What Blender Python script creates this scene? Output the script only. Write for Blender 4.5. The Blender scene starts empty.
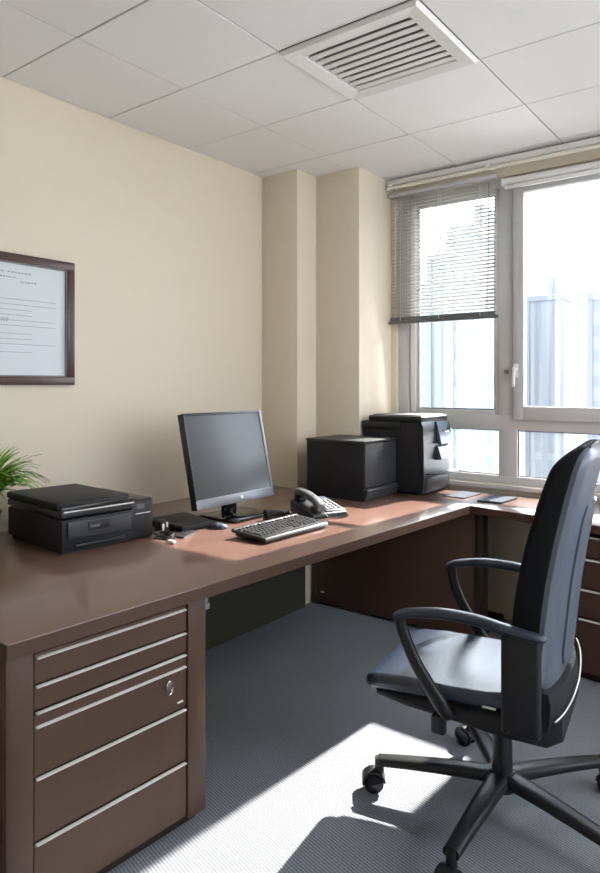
import bpy, bmesh, math, random
from mathutils import Vector, Matrix
random.seed(7)
PI = math.pi
sc = bpy.context.scene
COL = sc.collection
CEIL = 2.75

# ------------------------------------------------------------------ materials
def new_mat(name):
    m = bpy.data.materials.new(name); m.use_nodes = True
    nt = m.node_tree
    return m, nt, nt.nodes['Principled BSDF']

def mat(name, col, rough=.5, metal=0., bump=0., bscale=200., var=0., vscale=3., coat=0., spec=.5, stretch=(1, 1, 1)):
    m, nt, b = new_mat(name)
    b.inputs['Base Color'].default_value = (*col, 1)
    b.inputs['Roughness'].default_value = rough
    b.inputs['Metallic'].default_value = metal
    b.inputs['Coat Weight'].default_value = coat
    b.inputs['Specular IOR Level'].default_value = spec
    tc = nt.nodes.new('ShaderNodeTexCoord'); mp = nt.nodes.new('ShaderNodeMapping')
    mp.inputs['Scale'].default_value = stretch
    nt.links.new(tc.outputs['Object'], mp.inputs['Vector'])
    if var:
        n = nt.nodes.new('ShaderNodeTexNoise'); n.inputs['Scale'].default_value = vscale; n.inputs['Detail'].default_value = 5
        r = nt.nodes.new('ShaderNodeMapRange'); r.inputs['To Min'].default_value = 1-var; r.inputs['To Max'].default_value = 1+var
        x = nt.nodes.new('ShaderNodeMix'); x.data_type = 'RGBA'; x.blend_type = 'MULTIPLY'; x.inputs['Factor'].default_value = 1
        x.inputs['A'].default_value = (*col, 1)
        nt.links.new(mp.outputs[0], n.inputs['Vector']); nt.links.new(n.outputs['Fac'], r.inputs['Value'])
        nt.links.new(r.outputs[0], x.inputs['B']); nt.links.new(x.outputs['Result'], b.inputs['Base Color'])
    if bump:
        n = nt.nodes.new('ShaderNodeTexNoise'); n.inputs['Scale'].default_value = bscale; n.inputs['Detail'].default_value = 3
        u = nt.nodes.new('ShaderNodeBump'); u.inputs['Strength'].default_value = bump; u.inputs['Distance'].default_value = .002
        nt.links.new(mp.outputs[0], n.inputs['Vector']); nt.links.new(n.outputs['Fac'], u.inputs['Height']); nt.links.new(u.outputs[0], b.inputs['Normal'])
    return m

M = {}
M['wall'] = mat('cream_paint', (.775, .68, .54), .7, bump=.12, bscale=160, var=.03, vscale=1.2)
M['ceiling'] = mat('ceiling_tile', (.88, .875, .87), .9, bump=.25, bscale=320, var=.03, vscale=1.6)
M['ceilback'] = mat('ceiling_grid_grey', (.30, .29, .28), .9)
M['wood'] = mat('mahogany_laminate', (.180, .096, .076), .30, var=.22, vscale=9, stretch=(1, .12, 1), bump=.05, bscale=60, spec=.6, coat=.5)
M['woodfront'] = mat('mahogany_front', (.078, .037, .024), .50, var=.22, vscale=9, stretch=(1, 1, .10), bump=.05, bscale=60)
M['olive'] = mat('olive_dark_panel', (.060, .056, .042), .6)
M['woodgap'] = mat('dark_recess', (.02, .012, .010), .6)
M['alu'] = mat('brushed_aluminium', (.90, .88, .86), .45, metal=.35)
M['steel'] = mat('polished_steel', (.75, .75, .76), .18, metal=1)
M['frame'] = mat('grey_aluminium_frame', (.56, .555, .56), .42, var=.03, vscale=6, metal=.0)
M['white'] = mat('white_plastic', (.82, .81, .79), .4)
M['cream_plastic'] = mat('cream_plastic', (.80, .76, .66), .4)
M['black'] = mat('black_plastic', (.012, .0125, .014), .40, bump=.15, bscale=600)
M['black_mat'] = mat('matt_black_plastic', (.015, .0155, .018), .55, bump=.3, bscale=500, spec=.35)
M['black_gloss'] = mat('gloss_black_plastic', (.012, .012, .014), .12)
M['darkgrey'] = mat('dark_grey_plastic', (.035, .037, .041), .42)
M['grey'] = mat('mid_grey_plastic', (.12, .125, .132), .4)
M['silver'] = mat('silver_plastic', (.25, .26, .285), .32, metal=.35)
M['slate'] = mat('slate_card', (.045, .055, .075), .85, spec=.2)
M['screen'] = mat('dark_lcd_screen', (.045, .048, .055), .22, spec=.7)
M['bluegrey'] = mat('blue_grey_plastic', (.07, .095, .14), .3)
M['leather'] = mat('blue_sheen_leatherette', (.022, .032, .056), .27, bump=.25, bscale=260, spec=.75)  # blue sheen of the sky is put into the base colour
M['fabric'] = mat('black_mesh_fabric', (.009, .0095, .011), .85, bump=.5, bscale=500, spec=.2)
M['arm'] = mat('arm_pad', (.017, .023, .038), .36)  # blue highlight on the arms is put into the base colour
M['backpanel'] = mat('grey_back_panel', (.105, .120, .155), .30, bump=.2, bscale=400)
M['lightgrey'] = mat('light_grey_plastic', (.26, .27, .29), .5)
M['key'] = mat('dark_keycap', (.028, .029, .032), .45)
M['paper'] = mat('white_paper', (.72, .74, .78), .6, var=.02, vscale=5)
M['ink'] = mat('grey_print', (.36, .37, .40), .7)
M['inkdark'] = mat('dark_print', (.10, .10, .11), .7)
M['frame_wood'] = mat('dark_brown_frame', (.075, .036, .030), .3, var=.15, vscale=20)
M['mat_grey'] = mat('grey_frame_lip', (.25, .24, .26), .35)
M['leaf'] = mat('bright_green_leaf', (.20, .40, .04), .45, var=.35, vscale=14)
M['soil'] = mat('potting_soil', (.03, .02, .014), .95, bump=1, bscale=120)
M['pot'] = mat('black_pot', (.02, .02, .022), .3)
M['concrete'] = mat('pale_ground', (.50, .50, .50), .9, var=.1, vscale=.03)
M['slat'] = None

def blind_mat():
    m, nt, b = new_mat('blind_slat')
    b.inputs['Base Color'].default_value = (.72, .71, .69, 1); b.inputs['Roughness'].default_value = .45
    t = nt.nodes.new('ShaderNodeBsdfTranslucent'); t.inputs['Color'].default_value = (.62, .61, .58, 1)
    x = nt.nodes.new('ShaderNodeMixShader'); x.inputs['Fac'].default_value = .68
    nt.links.new(b.outputs[0], x.inputs[1]); nt.links.new(t.outputs[0], x.inputs[2])
    nt.links.new(x.outputs[0], nt.nodes['Material Output'].inputs['Surface'])
    return m
M['slat'] = blind_mat()

def glass_mat():
    m, nt, b = new_mat('window_glass')
    nt.nodes.remove(b)
    tr = nt.nodes.new('ShaderNodeBsdfTransparent'); tr.inputs['Color'].default_value = (.97, .98, .985, 1)
    gl = nt.nodes.new('ShaderNodeBsdfGlossy'); gl.inputs['Roughness'].default_value = .02
    fr = nt.nodes.new('ShaderNodeFresnel'); fr.inputs['IOR'].default_value = 1.45
    x = nt.nodes.new('ShaderNodeMixShader')
    nt.links.new(fr.outputs[0], x.inputs['Fac']); nt.links.new(tr.outputs[0], x.inputs[1]); nt.links.new(gl.outputs[0], x.inputs[2])
    # dusty vertical streaks on the pane
    df = nt.nodes.new('ShaderNodeBsdfTranslucent'); df.inputs['Color'].default_value = (.9, .92, .95, 1)
    tc = nt.nodes.new('ShaderNodeTexCoord'); mp = nt.nodes.new('ShaderNodeMapping'); mp.inputs['Scale'].default_value = (14, 1, .25)
    n = nt.nodes.new('ShaderNodeTexNoise'); n.inputs['Scale'].default_value = 1.; n.inputs['Detail'].default_value = 4; n.inputs['Roughness'].default_value = .65
    r = nt.nodes.new('ShaderNodeMapRange'); r.inputs['From Min'].default_value = .42; r.inputs['From Max'].default_value = .72
    r.inputs['To Min'].default_value = .004; r.inputs['To Max'].default_value = .035
    y = nt.nodes.new('ShaderNodeMixShader')
    nt.links.new(tc.outputs['Object'], mp.inputs['Vector']); nt.links.new(mp.outputs[0], n.inputs['Vector'])
    nt.links.new(n.outputs['Fac'], r.inputs['Value']); nt.links.new(r.outputs[0], y.inputs['Fac'])
    nt.links.new(x.outputs[0], y.inputs[1]); nt.links.new(df.outputs[0], y.inputs[2])
    nt.links.new(y.outputs[0], nt.nodes['Material Output'].inputs['Surface'])
    return m
M['glass'] = glass_mat()

def carpet_mat():
    m, nt, b = new_mat('ribbed_carpet')
    tc = nt.nodes.new('ShaderNodeTexCoord')
    mp = nt.nodes.new('ShaderNodeMapping'); mp.inputs['Rotation'].default_value = (0, 0, math.radians(14))
    nt.links.new(tc.outputs['Object'], mp.inputs['Vector'])
    w = nt.nodes.new('ShaderNodeTexWave'); w.bands_direction = 'Y'; w.inputs['Scale'].default_value = 31
    w.inputs['Distortion'].default_value = 1.2; w.inputs['Detail'].default_value = 2; w.inputs['Detail Scale'].default_value = 8
    nt.links.new(mp.outputs[0], w.inputs['Vector'])
    n = nt.nodes.new('ShaderNodeTexNoise'); n.inputs['Scale'].default_value = 140; n.inputs['Detail'].default_value = 3
    nt.links.new(mp.outputs[0], n.inputs['Vector'])
    n2 = nt.nodes.new('ShaderNodeTexNoise'); n2.inputs['Scale'].default_value = 2.5; n2.inputs['Detail'].default_value = 3
    nt.links.new(mp.outputs[0], n2.inputs['Vector'])
    a = nt.nodes.new('ShaderNodeMath'); a.operation = 'MULTIPLY_ADD'; a.inputs[1].default_value = .55
    nt.links.new(w.outputs['Fac'], a.inputs[0])
    a2 = nt.nodes.new('ShaderNodeMath'); a2.operation = 'MULTIPLY'; a2.inputs[1].default_value = .5
    nt.links.new(n.outputs['Fac'], a2.inputs[0]); nt.links.new(a2.outputs[0], a.inputs[2])
    cr = nt.nodes.new('ShaderNodeValToRGB')
    cr.color_ramp.elements[0].position = .15; cr.color_ramp.elements[0].color = (.070, .082, .112, 1)
    cr.color_ramp.elements[1].position = .85; cr.color_ramp.elements[1].color = (.260, .270, .305, 1)
    nt.links.new(a.outputs[0], cr.inputs['Fac'])
    r = nt.nodes.new('ShaderNodeMapRange'); r.inputs['To Min'].default_value = .88; r.inputs['To Max'].default_value = 1.12
    nt.links.new(n2.outputs['Fac'], r.inputs['Value'])
    x = nt.nodes.new('ShaderNodeMix'); x.data_type = 'RGBA'; x.blend_type = 'MULTIPLY'; x.inputs['Factor'].default_value = 1
    nt.links.new(cr.outputs['Color'], x.inputs['A']); nt.links.new(r.outputs[0], x.inputs['B'])
    nt.links.new(x.outputs['Result'], b.inputs['Base Color'])
    b.inputs['Roughness'].default_value = .85
    b.inputs['Sheen Weight'].default_value = .25; b.inputs['Sheen Roughness'].default_value = .5
    u = nt.nodes.new('ShaderNodeBump'); u.inputs['Strength'].default_value = .5; u.inputs['Distance'].default_value = .003
    nt.links.new(a.outputs[0], u.inputs['Height']); nt.links.new(u.outputs[0], b.inputs['Normal'])
    return m
M['carpet'] = carpet_mat()

def facade_mat(name, base, win, sx, sz, ratio=.35):
    m, nt, b = new_mat(name)
    tc = nt.nodes.new('ShaderNodeTexCoord'); mp = nt.nodes.new('ShaderNodeMapping')
    mp.inputs['Rotation'].default_value = (PI/2, 0, 0)
    nt.links.new(tc.outputs['Object'], mp.inputs['Vector'])
    k = nt.nodes.new('ShaderNodeTexBrick'); k.offset = 0; k.inputs['Scale'].default_value = 1
    k.inputs['Color1'].default_value = (*win, 1); k.inputs['Color2'].default_value = (*[c*.93 for c in win], 1)
    k.inputs['Mortar'].default_value = (*base, 1); k.inputs['Mortar Size'].default_value = ratio
    k.inputs['Brick Width'].default_value = sx; k.inputs['Row Height'].default_value = sz
    k.inputs['Mortar Smooth'].default_value = .1
    nt.links.new(mp.outputs[0], k.inputs['Vector']); nt.links.new(k.outputs['Color'], b.inputs['Base Color'])
    b.inputs['Roughness'].default_value = .7
    return m

# ------------------------------------------------------------------ mesh helpers
class MB:
    def __init__(s): s.bm = bmesh.new()
    def _merge(s, t, mx=None):
        if mx is not None: bmesh.ops.transform(t, matrix=mx, verts=t.verts)
        me = bpy.data.meshes.new('tmp'); t.to_mesh(me); t.free(); s.bm.from_mesh(me); bpy.data.meshes.remove(me); return s
    def box(s, x0, x1, y0, y1, z0, z1, bev=0, seg=2, mx=None):
        t = bmesh.new(); bmesh.ops.create_cube(t, size=1)
        for v in t.verts: v.co = Vector(((x0+x1)/2+v.co.x*(x1-x0), (y0+y1)/2+v.co.y*(y1-y0), (z0+z1)/2+v.co.z*(z1-z0)))
        if bev: bmesh.ops.bevel(t, geom=list(t.edges), offset=bev, segments=seg, affect='EDGES', profile=.5, clamp_overlap=True)
        return s._merge(t, mx)
    def prism(s, pts, z0, z1, bev=0, seg=2, mx=None):
        t = bmesh.new()
        lo = [t.verts.new((x, y, z0)) for x, y in pts]; hi = [t.verts.new((x, y, z1)) for x, y in pts]
        n = len(pts)
        t.faces.new(lo[::-1]); t.faces.new(hi)
        for i in range(n): t.faces.new((lo[i], lo[(i+1) % n], hi[(i+1) % n], hi[i]))
        bmesh.ops.recalc_face_normals(t, faces=t.faces)
        if bev: bmesh.ops.bevel(t, geom=list(t.edges), offset=bev, segments=seg, affect='EDGES', profile=.5, clamp_overlap=True)
        return s._merge(t, mx)
    def cyl(s, p0, p1, r0, r1=None, n=20, bev=0):
        p0, p1 = Vector(p0), Vector(p1); r1 = r0 if r1 is None else r1
        t = bmesh.new(); L = (p1-p0).length
        bmesh.ops.create_cone(t, cap_ends=True, segments=n, radius1=r0, radius2=r1, depth=L)
        if bev: bmesh.ops.bevel(t, geom=[e for e in t.edges if abs(e.verts[0].co.z-e.verts[1].co.z) < 1e-6], offset=bev, segments=2, affect='EDGES', clamp_overlap=True)
        q = (p1-p0).to_track_quat('Z', 'Y')
        return s._merge(t, Matrix.Translation((p0+p1)/2) @ q.to_matrix().to_4x4())
    def loft(s, loops, cap=True, mx=None):
        t = bmesh.new(); L = [[t.verts.new(p) for p in lp] for lp in loops]; n = len(L[0])
        for a, b in zip(L, L[1:]):
            for i in range(n): t.faces.new((a[i], a[(i+1) % n], b[(i+1) % n], b[i]))
        if cap: t.faces.new(L[0][::-1]); t.faces.new(L[-1])
        bmesh.ops.recalc_face_normals(t, faces=t.faces)
        return s._merge(t, mx)
    def tube(s, pts, r, n=10, sub=6, flat=1., up=(0, 0, 1)):
        """a tube along a smoothed path; r a number or one per point; flat squashes the section along up"""
        P = [Vector(p) for p in pts]; R = r if isinstance(r, (list, tuple)) else [r]*len(P)
        Q, RR = [], []
        if len(P) > 2 and sub > 1:
            for i in range(len(P)-1):
                a, b, c, d = P[max(i-1, 0)], P[i], P[i+1], P[min(i+2, len(P)-1)]
                for k in range(sub):
                    u = k/sub
                    Q.append(.5*((2*b)+(c-a)*u+(2*a-5*b+4*c-d)*u*u+(3*b-a-3*c+d)*u**3)); RR.append(R[i]*(1-u)+R[i+1]*u)
            Q.append(P[-1]); RR.append(R[-1])
        else: Q, RR = P, R
        loops = []; up = Vector(up)
        for i, q in enumerate(Q):
            d = (Q[min(i+1, len(Q)-1)]-Q[max(i-1, 0)]).normalized()
            x = d.cross(up)
            if x.length < 1e-4: x = d.cross(Vector((1, 0, 0)))
            x.normalize(); y = x.cross(d).normalized()
            loops.append([q+x*math.cos(2*PI*k/n)*RR[i]+y*math.sin(2*PI*k/n)*RR[i]*flat for k in range(n)])
        return s.loft(loops)
    def sphere(s, c, r, sc_=(1, 1, 1), n=16):
        t = bmesh.new(); bmesh.ops.create_uvsphere(t, u_segments=n, v_segments=n//2, radius=r)
        for v in t.verts: v.co = Vector((c[0]+v.co.x*sc_[0], c[1]+v.co.y*sc_[1], c[2]+v.co.z*sc_[2]))
        return s._merge(t)
    def build(s, name, m, parent=None, smooth=True, mx=None):
        if mx is not None: bmesh.ops.transform(s.bm, matrix=mx, verts=s.bm.verts)
        me = bpy.data.meshes.new(name); s.bm.to_mesh(me); s.bm.free()
        me.materials.append(m)
        if smooth:
            for p in me.polygons: p.use_smooth = True
            me.set_sharp_from_angle(angle=math.radians(35))
        o = bpy.data.objects.new(name, me); COL.objects.link(o)
        if parent: o.parent = parent
        return o

def thing(name, label, cat, loc=(0, 0, 0), rotz=0, group=None):
    o = bpy.data.objects.new(name, None); COL.objects.link(o); o.empty_display_size = .1
    o.location = loc; o.rotation_euler = (0, 0, rotz); o['label'] = label; o['category'] = cat
    if group: o['group'] = group
    return o
def tag(o, label, cat, group=None):
    o['label'] = label; o['category'] = cat
    if group: o['group'] = group
    return o
def struct(o): o['kind'] = 'structure'; return o
def rrect(w, h, r, n=6):
    """rounded rectangle points, centred"""
    out = []
    for cx, cy, a0 in ((w/2-r, h/2-r, 0), (-w/2+r, h/2-r, PI/2), (-w/2+r, -h/2+r, PI), (w/2-r, -h/2+r, 3*PI/2)):
        for k in range(n+1): out.append((cx+r*math.cos(a0+PI/2*k/n), cy+r*math.sin(a0+PI/2*k/n)))
    return out
def T(x, y, z): return Matrix.Translation((x, y, z))
def R(a, ax): return Matrix.Rotation(a, 4, ax)

# ------------------------------------------------------------------ the room
XL, XR, YB, YW = -2.82, 1.6, -1.6, 3.90
struct(MB().box(XL-.15, XR+.15, YB-.15, YW+.2, -.12, 0).build('floor', M['carpet'], smooth=False))
struct(MB().box(XL-.15, XL, YB, YW+.2, 0, CEIL+.1).build('wall_left', M['wall'], smooth=False))
W3 = (.9, 3.6)  # opening for the added window that lights the left wall
struct(MB().box(XR, XR+.15, YB, YW+.2, 0, .80).box(XR, XR+.15, YB, YW+.2, 2.61, CEIL+.1).box(XR, XR+.15, YB, W3[0], .80, 2.61).box(XR, XR+.15, W3[1], YW+.2, .80, 2.61).build('wall_right', M['wall'], smooth=False))
struct(MB().box(XL-.15, XR+.15, YB-.15, YB, 0, CEIL+.1).build('wall_back', M['wall'], smooth=False))
# stepped column in the far left corner
struct(MB().box(XL, -2.53, 3.30, YW+.15, 0, CEIL, .004).build('wall_column', M['wall']))
struct(MB().box(-2.531, -2.20, 3.50, YW+.15, 0, CEIL, .004).build('wall_pier', M['wall']))
# window wall: round the visible opening and an added one out of view
WZ0, WZ1 = .80, 2.64
W1 = (-2.16, -.76); W2 = (.05, 1.25)
w = MB()
w.box(-2.20, XR, YW, YW+.2, 0, WZ0).box(-2.20, XR, YW, YW+.2, WZ1, CEIL+.1)
w.box(-2.20, W1[0], YW, YW+.2, WZ0, WZ1).box(W1[1], W2[0], YW, YW+.2, WZ0, WZ1).box(W2[1], XR, YW, YW+.2, WZ0, WZ1)
struct(w.build('wall_window', M['wall'], smooth=False))
# suspended ceiling
GX = [XL, -2.265, -1.708, -1.082, -.51, .055, .62, 1.185, XR]
GY = [YB, -1.27, -.71, -.15, .41, .975, 1.54, 2.10, 2.655, 3.215, 3.78, YW]
c = MB(); VENT = (2, 7); g = .0035
for i in range(len(GX)-1):
    for j in range(len(GY)-1):
        if (i, j) == VENT: continue
        dz = random.uniform(0, .0022)
        c.box(GX[i]+g, GX[i+1]-g, GY[j]+g, GY[j+1]-g, CEIL-dz, CEIL+.02, .002, 1)
struct(c.build('ceiling', M['ceiling']))
struct(MB().box(XL, XR, YB, YW, CEIL+.10, CEIL+.14).build('trim_1', M['ceilback'], smooth=False))
c = MB()   # grid runners behind the tile joints
for x in GX[1:-1]: c.box(x-.012, x+.012, YB, YW, CEIL+.005, CEIL+.04)
for y in GY[1:-1]: c.box(XL, XR, y-.012, y+.012, CEIL+.006, CEIL+.039)
struct(c.build('trim_2', M['ceilback'], smooth=False))

# ceiling air vent: a framed louvre filling one tile
vx0, vx1, vy0, vy1 = GX[2], GX[3], GY[7], GY[8]
v = thing('air_vent', 'white square louvred air vent set in the tiled ceiling', 'vent', ((vx0+vx1)/2, (vy0+vy1)/2, CEIL))
hx_, hy_ = (vx1-vx0)/2-.002, (vy1-vy0)/2-.002; iw, jw = hx_-.068, hy_-.060
f = MB()
def ring(b, xo, yo, xi, yi, zo, zi, t=.006):
    lo = [(-xo, -yo, zo), (xo, -yo, zo), (xo, yo, zo), (-xo, yo, zo)]; li = [(-xi, -yi, zi), (xi, -yi, zi), (xi, yi, zi), (-xi, yi, zi)]
    bm = b.bm
    o1 = [bm.verts.new(p) for p in lo]; i1 = [bm.verts.new(p) for p in li]
    o2 = [bm.verts.new((p[0], p[1], p[2]+t)) for p in lo]; i2 = [bm.verts.new((p[0], p[1], p[2]+t)) for p in li]
    for k in range(4):
        n = (k+1) % 4
        bm.faces.new((o1[k], i1[k], i1[n], o1[n])); bm.faces.new((o2[k], o2[n], i2[n], i2[k]))
        bm.faces.new((o1[k], o1[n], o2[n], o2[k])); bm.faces.new((i1[k], i2[k], i2[n], i1[n]))
ring(f, hx_, hy_, hx_-.010, hy_-.010, -.006, -.018)
ring(f, hx_-.010, hy_-.010, iw, jw, -.018, -.010)
ring(f, iw, jw, iw-.006, jw-.006, -.010, .03)
f.build('vent_frame', M['white'], v, smooth=False)
n = 9
for k in range(n):
    y = -jw+.022+(2*jw-.034)*k/(n-1)
    prof = [(-.024, -.004), (-.010, -.008), (.006, -.004), (.017, .010), (.015, .012), (.004, -.001), (-.010, -.005), (-.024, -.001)]
    b = MB(); b.loft([[(x, y+p[0], p[1]) for p in prof] for x in (-iw+.004, iw-.004)])
    b.build('louvre', M['white'], v)
MB().box(-iw-.02, iw+.02, -jw-.02, jw+.02, .07, .08).build('duct_box', M['ceilback'], v, smooth=False)

# ------------------------------------------------------------------ windows
def bars(b, rects, y0, y1, bev=.004):
    for k, (x0, x1, z0, z1) in enumerate(rects): b.box(x0, x1, y0+.0007*k, y1-.0007*k, z0, z1, bev, 2)
    return b
win = bpy.data.objects.new('window_1', None); COL.objects.link(win); struct(win)
X0, X1 = W1
F0, F1 = 3.925, 3.985
MX0, MX1 = -1.475, -1.365      # mullion
b = MB()
bars(b, [(X0, -2.085, WZ0, WZ1), (X1-.11, X1, WZ0, WZ1), (X0, X1, 2.585, WZ1), (X0, X1, WZ0, .85), (X0, X1, 1.125, 1.215), (MX0, MX1, WZ0, WZ1)], F0, F1)
b.build('window_frame', M['frame'], win)
b = MB(); bars(b, [(-2.085, -2.02, 1.215, 2.585), (-1.505, MX0, 1.215, 2.585), (-2.02, -1.505, 1.215, 1.245), (-2.02, -1.505, 2.55, 2.585)], F0+.012, F1-.01, .003)
b.build('sash', M['frame'], win)
b = MB(); bars(b, [(MX1+.005-.02, -1.318, 1.19, 2.585), (X1-.125, X1-.03, 1.19, 2.585), (MX1, X1-.05, 1.19, 1.27), (MX1, X1-.05, 2.53, 2.585)], F0-.022, F0+.03, .005)
b.build('sash', M['frame'], win)
for x0, x1, z0, z1 in ((-2.085, MX0, .85, 1.125), (MX1, X1-.11, .85, 1.125), (-2.02, -1.505, 1.245, 2.55), (-1.318, X1-.125, 1.27, 2.53)):
    MB().box(x0-.004, x1+.004, F0+.028, F0+.034, z0-.004, z1+.004).build('window_pane', M['glass'], win, smooth=False)
# dark glazing gasket round each pane
b = MB()
for x0, x1, z0, z1 in ((-2.085, MX0, .85, 1.125), (MX1, X1-.11, .85, 1.125), (-2.02, -1.505, 1.245, 2.55)):
    bars(b, [(x0, x0+.006, z0, z1), (x1-.006, x1, z0, z1), (x0, x1, z0, z0+.006), (x0, x1, z1-.006, z1)], F0+.018, F0+.027, 0)
b.build('gasket', M['black'], win, smooth=False)
MB().box(-2.072, -2.034, F0+.004, F0+.014, 1.22, 2.58, .002).build('glazing_strip', M['white'], win)
# lever handle on the right sash and lock button on the mullion
hx = -1.362
hd = MB(); hd.box(hx-.014, hx+.014, F0-.034, F0-.022, 1.44, 1.52, .004)
hd.cyl((hx, F0-.03, 1.485), (hx, F0-.062, 1.485), .009)
hd.build('handle_base', M['white'], win)
MB().box(hx-.008, hx+.008, F0-.072, F0-.058, 1.385, 1.50, .006, 3).build('window_handle', M['white'], win)
MB().cyl((-1.43, F0, 1.475), (-1.43, F0-.014, 1.475), .012).build('window_lock', M['grey'], win)
# unseen second window right of the pier, added to light the chair back
fill_win2 = bpy.data.objects.new('fill_window_2', None); COL.objects.link(fill_win2); struct(fill_win2)
b = MB(); bars(b, [(W2[0], W2[0]+.07, WZ0, WZ1), (W2[1]-.07, W2[1], WZ0, WZ1), (W2[0], W2[1], WZ1-.07, WZ1), (W2[0], W2[1], WZ0, WZ0+.07), (W2[0], W2[1], 1.125, 1.215)], F0, F1)
b.build('window_frame', M['frame'], fill_win2)
for z0, z1 in ((.86, 1.13), (1.21, 2.55)):
    MB().box(W2[0]+.06, W2[1]-.06, F0+.028, F0+.034, z0, z1).build('window_pane', M['glass'], fill_win2, smooth=False)
fill_win3 = bpy.data.objects.new('fill_window_3', None); COL.objects.link(fill_win3); struct(fill_win3)  # unseen window added in the right wall to light the left wall
b = MB()
for k, (y0, y1, z0, z1) in enumerate(((W3[0], W3[0]+.07, .8, 2.61), (2.21, 2.29, .8, 2.61), (W3[1]-.07, W3[1], .8, 2.61), (W3[0], W3[1], .8, .87), (W3[0], W3[1], 2.54, 2.61), (W3[0], W3[1], 1.125, 1.215))):
    b.box(XR+.03+.001*k, XR+.09-.001*k, y0, y1, z0, z1, .003)
b.build('window_frame', M['frame'], fill_win3)
MB().box(XR+.058, XR+.064, W3[0]+.06, W3[1]-.06, .86, 2.55).build('window_pane', M['glass'], fill_win3, smooth=False)
# narrow sill strip where the wall meets the worktop
struct(MB().box(-2.195, XR, YW-.03, YW, .772, .80, .003).build('trim_3', M['frame']))

# curtain rail near the ceiling
cr = thing('curtain_rail', 'long cream curtain rail under the ceiling above the window', 'curtain rail', (0, 3.84, 2.69))
MB().box(-2.19, XR-.01, -.022, .030, .008, .045, .008, 3).build('rail', M['white'], cr)
MB().cyl((-2.18, -.03, -.012), (XR-.01, -.03, -.012), .011).build('rod', M['cream_plastic'], cr)
for x in (-2.16, -1.5, -.8, 0, .9): MB().box(x-.012, x+.012, -.045, .058, -.004, .012, .002).build('rail_bracket', M['white'], cr)
# rolled-up roller blind over the right sash
rb = thing('roller_blind', 'white roller blind rolled up above the right window sash', 'roller blind', (0, 3.862, 2.595))
MB().cyl((-1.42, 0, 0), (-.78, 0, 0), .019, n=28).build('fabric_roll', M['white'], rb)
for x in (-1.432, -.78): MB().box(x, x+.012, -.022, .036, -.022, .022, .004).build('end_bracket', M['white'], rb)
MB().box(-1.415, -.785, -.008, .008, -.045, -.022, .004).build('hem_bar', M['white'], rb)

# venetian blind
vb = thing('venetian_blind', 'grey venetian blind half lowered over the left window pane', 'blind', (0, 3.855, 0))
BX0, BX1 = -2.185, -1.462
MB().box(BX0, BX1, -.018, .022, 2.625, 2.648, .003).build('headrail', M['frame'], vb)
zs = [2.612-.0222*k for k in range(35)]
b = MB(); tl = math.radians(35)
for z in zs:
    prof = []
    for k in range(7):
        u = -1+2*k/6; prof.append((u*.0125, .0022*(1-u*u)))
    prof = prof+[(p[0], p[1]-.0006) for p in prof[::-1]]
    ca, sa = math.cos(tl), math.sin(tl)
    b.loft([[(x, p[0]*ca-p[1]*sa, z+p[0]*sa+p[1]*ca) for p in prof] for x in (BX0+.012, BX1-.008)])
b.build('slats', M['slat'], vb)
MB().box(BX0, BX1+.006, -.018, .016, 1.795, 1.815, .004).box(BX0+.01, BX1-.01, -.014, .014, 1.815, 1.838, .003).build('bottom_rail', M['grey'], vb)
for x in (-2.10, -1.83, -1.56):
    b = MB(); b.box(x-.0018, x+.0018, -.0145, -.0130, 1.81, 2.60); b.box(x-.0018, x+.0018, .0130, .0145, 1.81, 2.60)
    b.build('ladder_tape', M['white'], vb, smooth=False)
MB().tube([(-1.50, -.024, 2.60), (-1.502, -.026, 2.2), (-1.51, -.024, 1.95), (-1.515, -.03, 1.84)], .0022).build('pull_cord', M['grey'], vb)
MB().cyl((-2.13, -.024, 2.60), (-2.132, -.024, 2.02), .0025, n=8).build('tilt_wand', M['cream_plastic'], vb)

# ------------------------------------------------------------------ framed certificate on the left wall
ce = thing('framed_certificate', 'dark brown framed paper certificate hanging on the cream wall', 'picture', (XL, 1.40, 1.395))
CW, CH, BW = .98, .585, .038      # local: y along the wall, z up, x into the room
b = MB()
for y0, y1, z0, z1 in ((-CW/2, CW/2, 0, BW), (-CW/2, CW/2, CH-BW, CH), (-CW/2, -CW/2+BW, BW-.002, CH-BW+.002), (CW/2-BW, CW/2, BW-.002, CH-BW+.002)):
    b.box(.001, .026, y0, y1, z0, z1, .004, 2)
b.build('frame', M['frame_wood'], ce)
b = MB(); q = .006
for y0, y1, z0, z1 in ((-CW/2+BW, CW/2-BW, BW, BW+q), (-CW/2+BW, CW/2-BW, CH-BW-q, CH-BW), (-CW/2+BW, -CW/2+BW+q, BW, CH-BW), (CW/2-BW-q, CW/2-BW, BW, CH-BW)):
    b.box(.006, .019, y0, y1, z0, z1, .001, 1)
b.build('inner_lip', M['mat_grey'], ce)
pp = MB().box(.003, .007, -CW/2+BW, CW/2-BW, BW, CH-BW).build('paper', M['paper'], ce, smooth=False)
b = MB(); rnd = random.Random(3)
z = CH-BW-.165
while z > .11:
    y1 = CW/2-BW-.055; y0 = -CW/2+BW+.07
    b.box(.0071, .0076, y0+rnd.uniform(0, .01), y1-(0 if rnd.random() < .7 else .12), z, z+.0022)
    z -= .0235 if rnd.random() < .75 else .036
for y0, y1, zz in ((.16, .27, CH-.082), (.22, .30, CH-.122), (-.14, .14, CH-.082), (-.2, .2, CH-.105), (.10, .16, CH-.300), (.12, .17, CH-.290)):
    y = y0
    while y < y1: l = rnd.uniform(.005, .014); b.box(.0071, .0076, y, min(y+l, y1), zz-.003, zz+.003); y += l+.005
tt = b.build('printed_text', M['ink'], pp, smooth=False)

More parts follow.
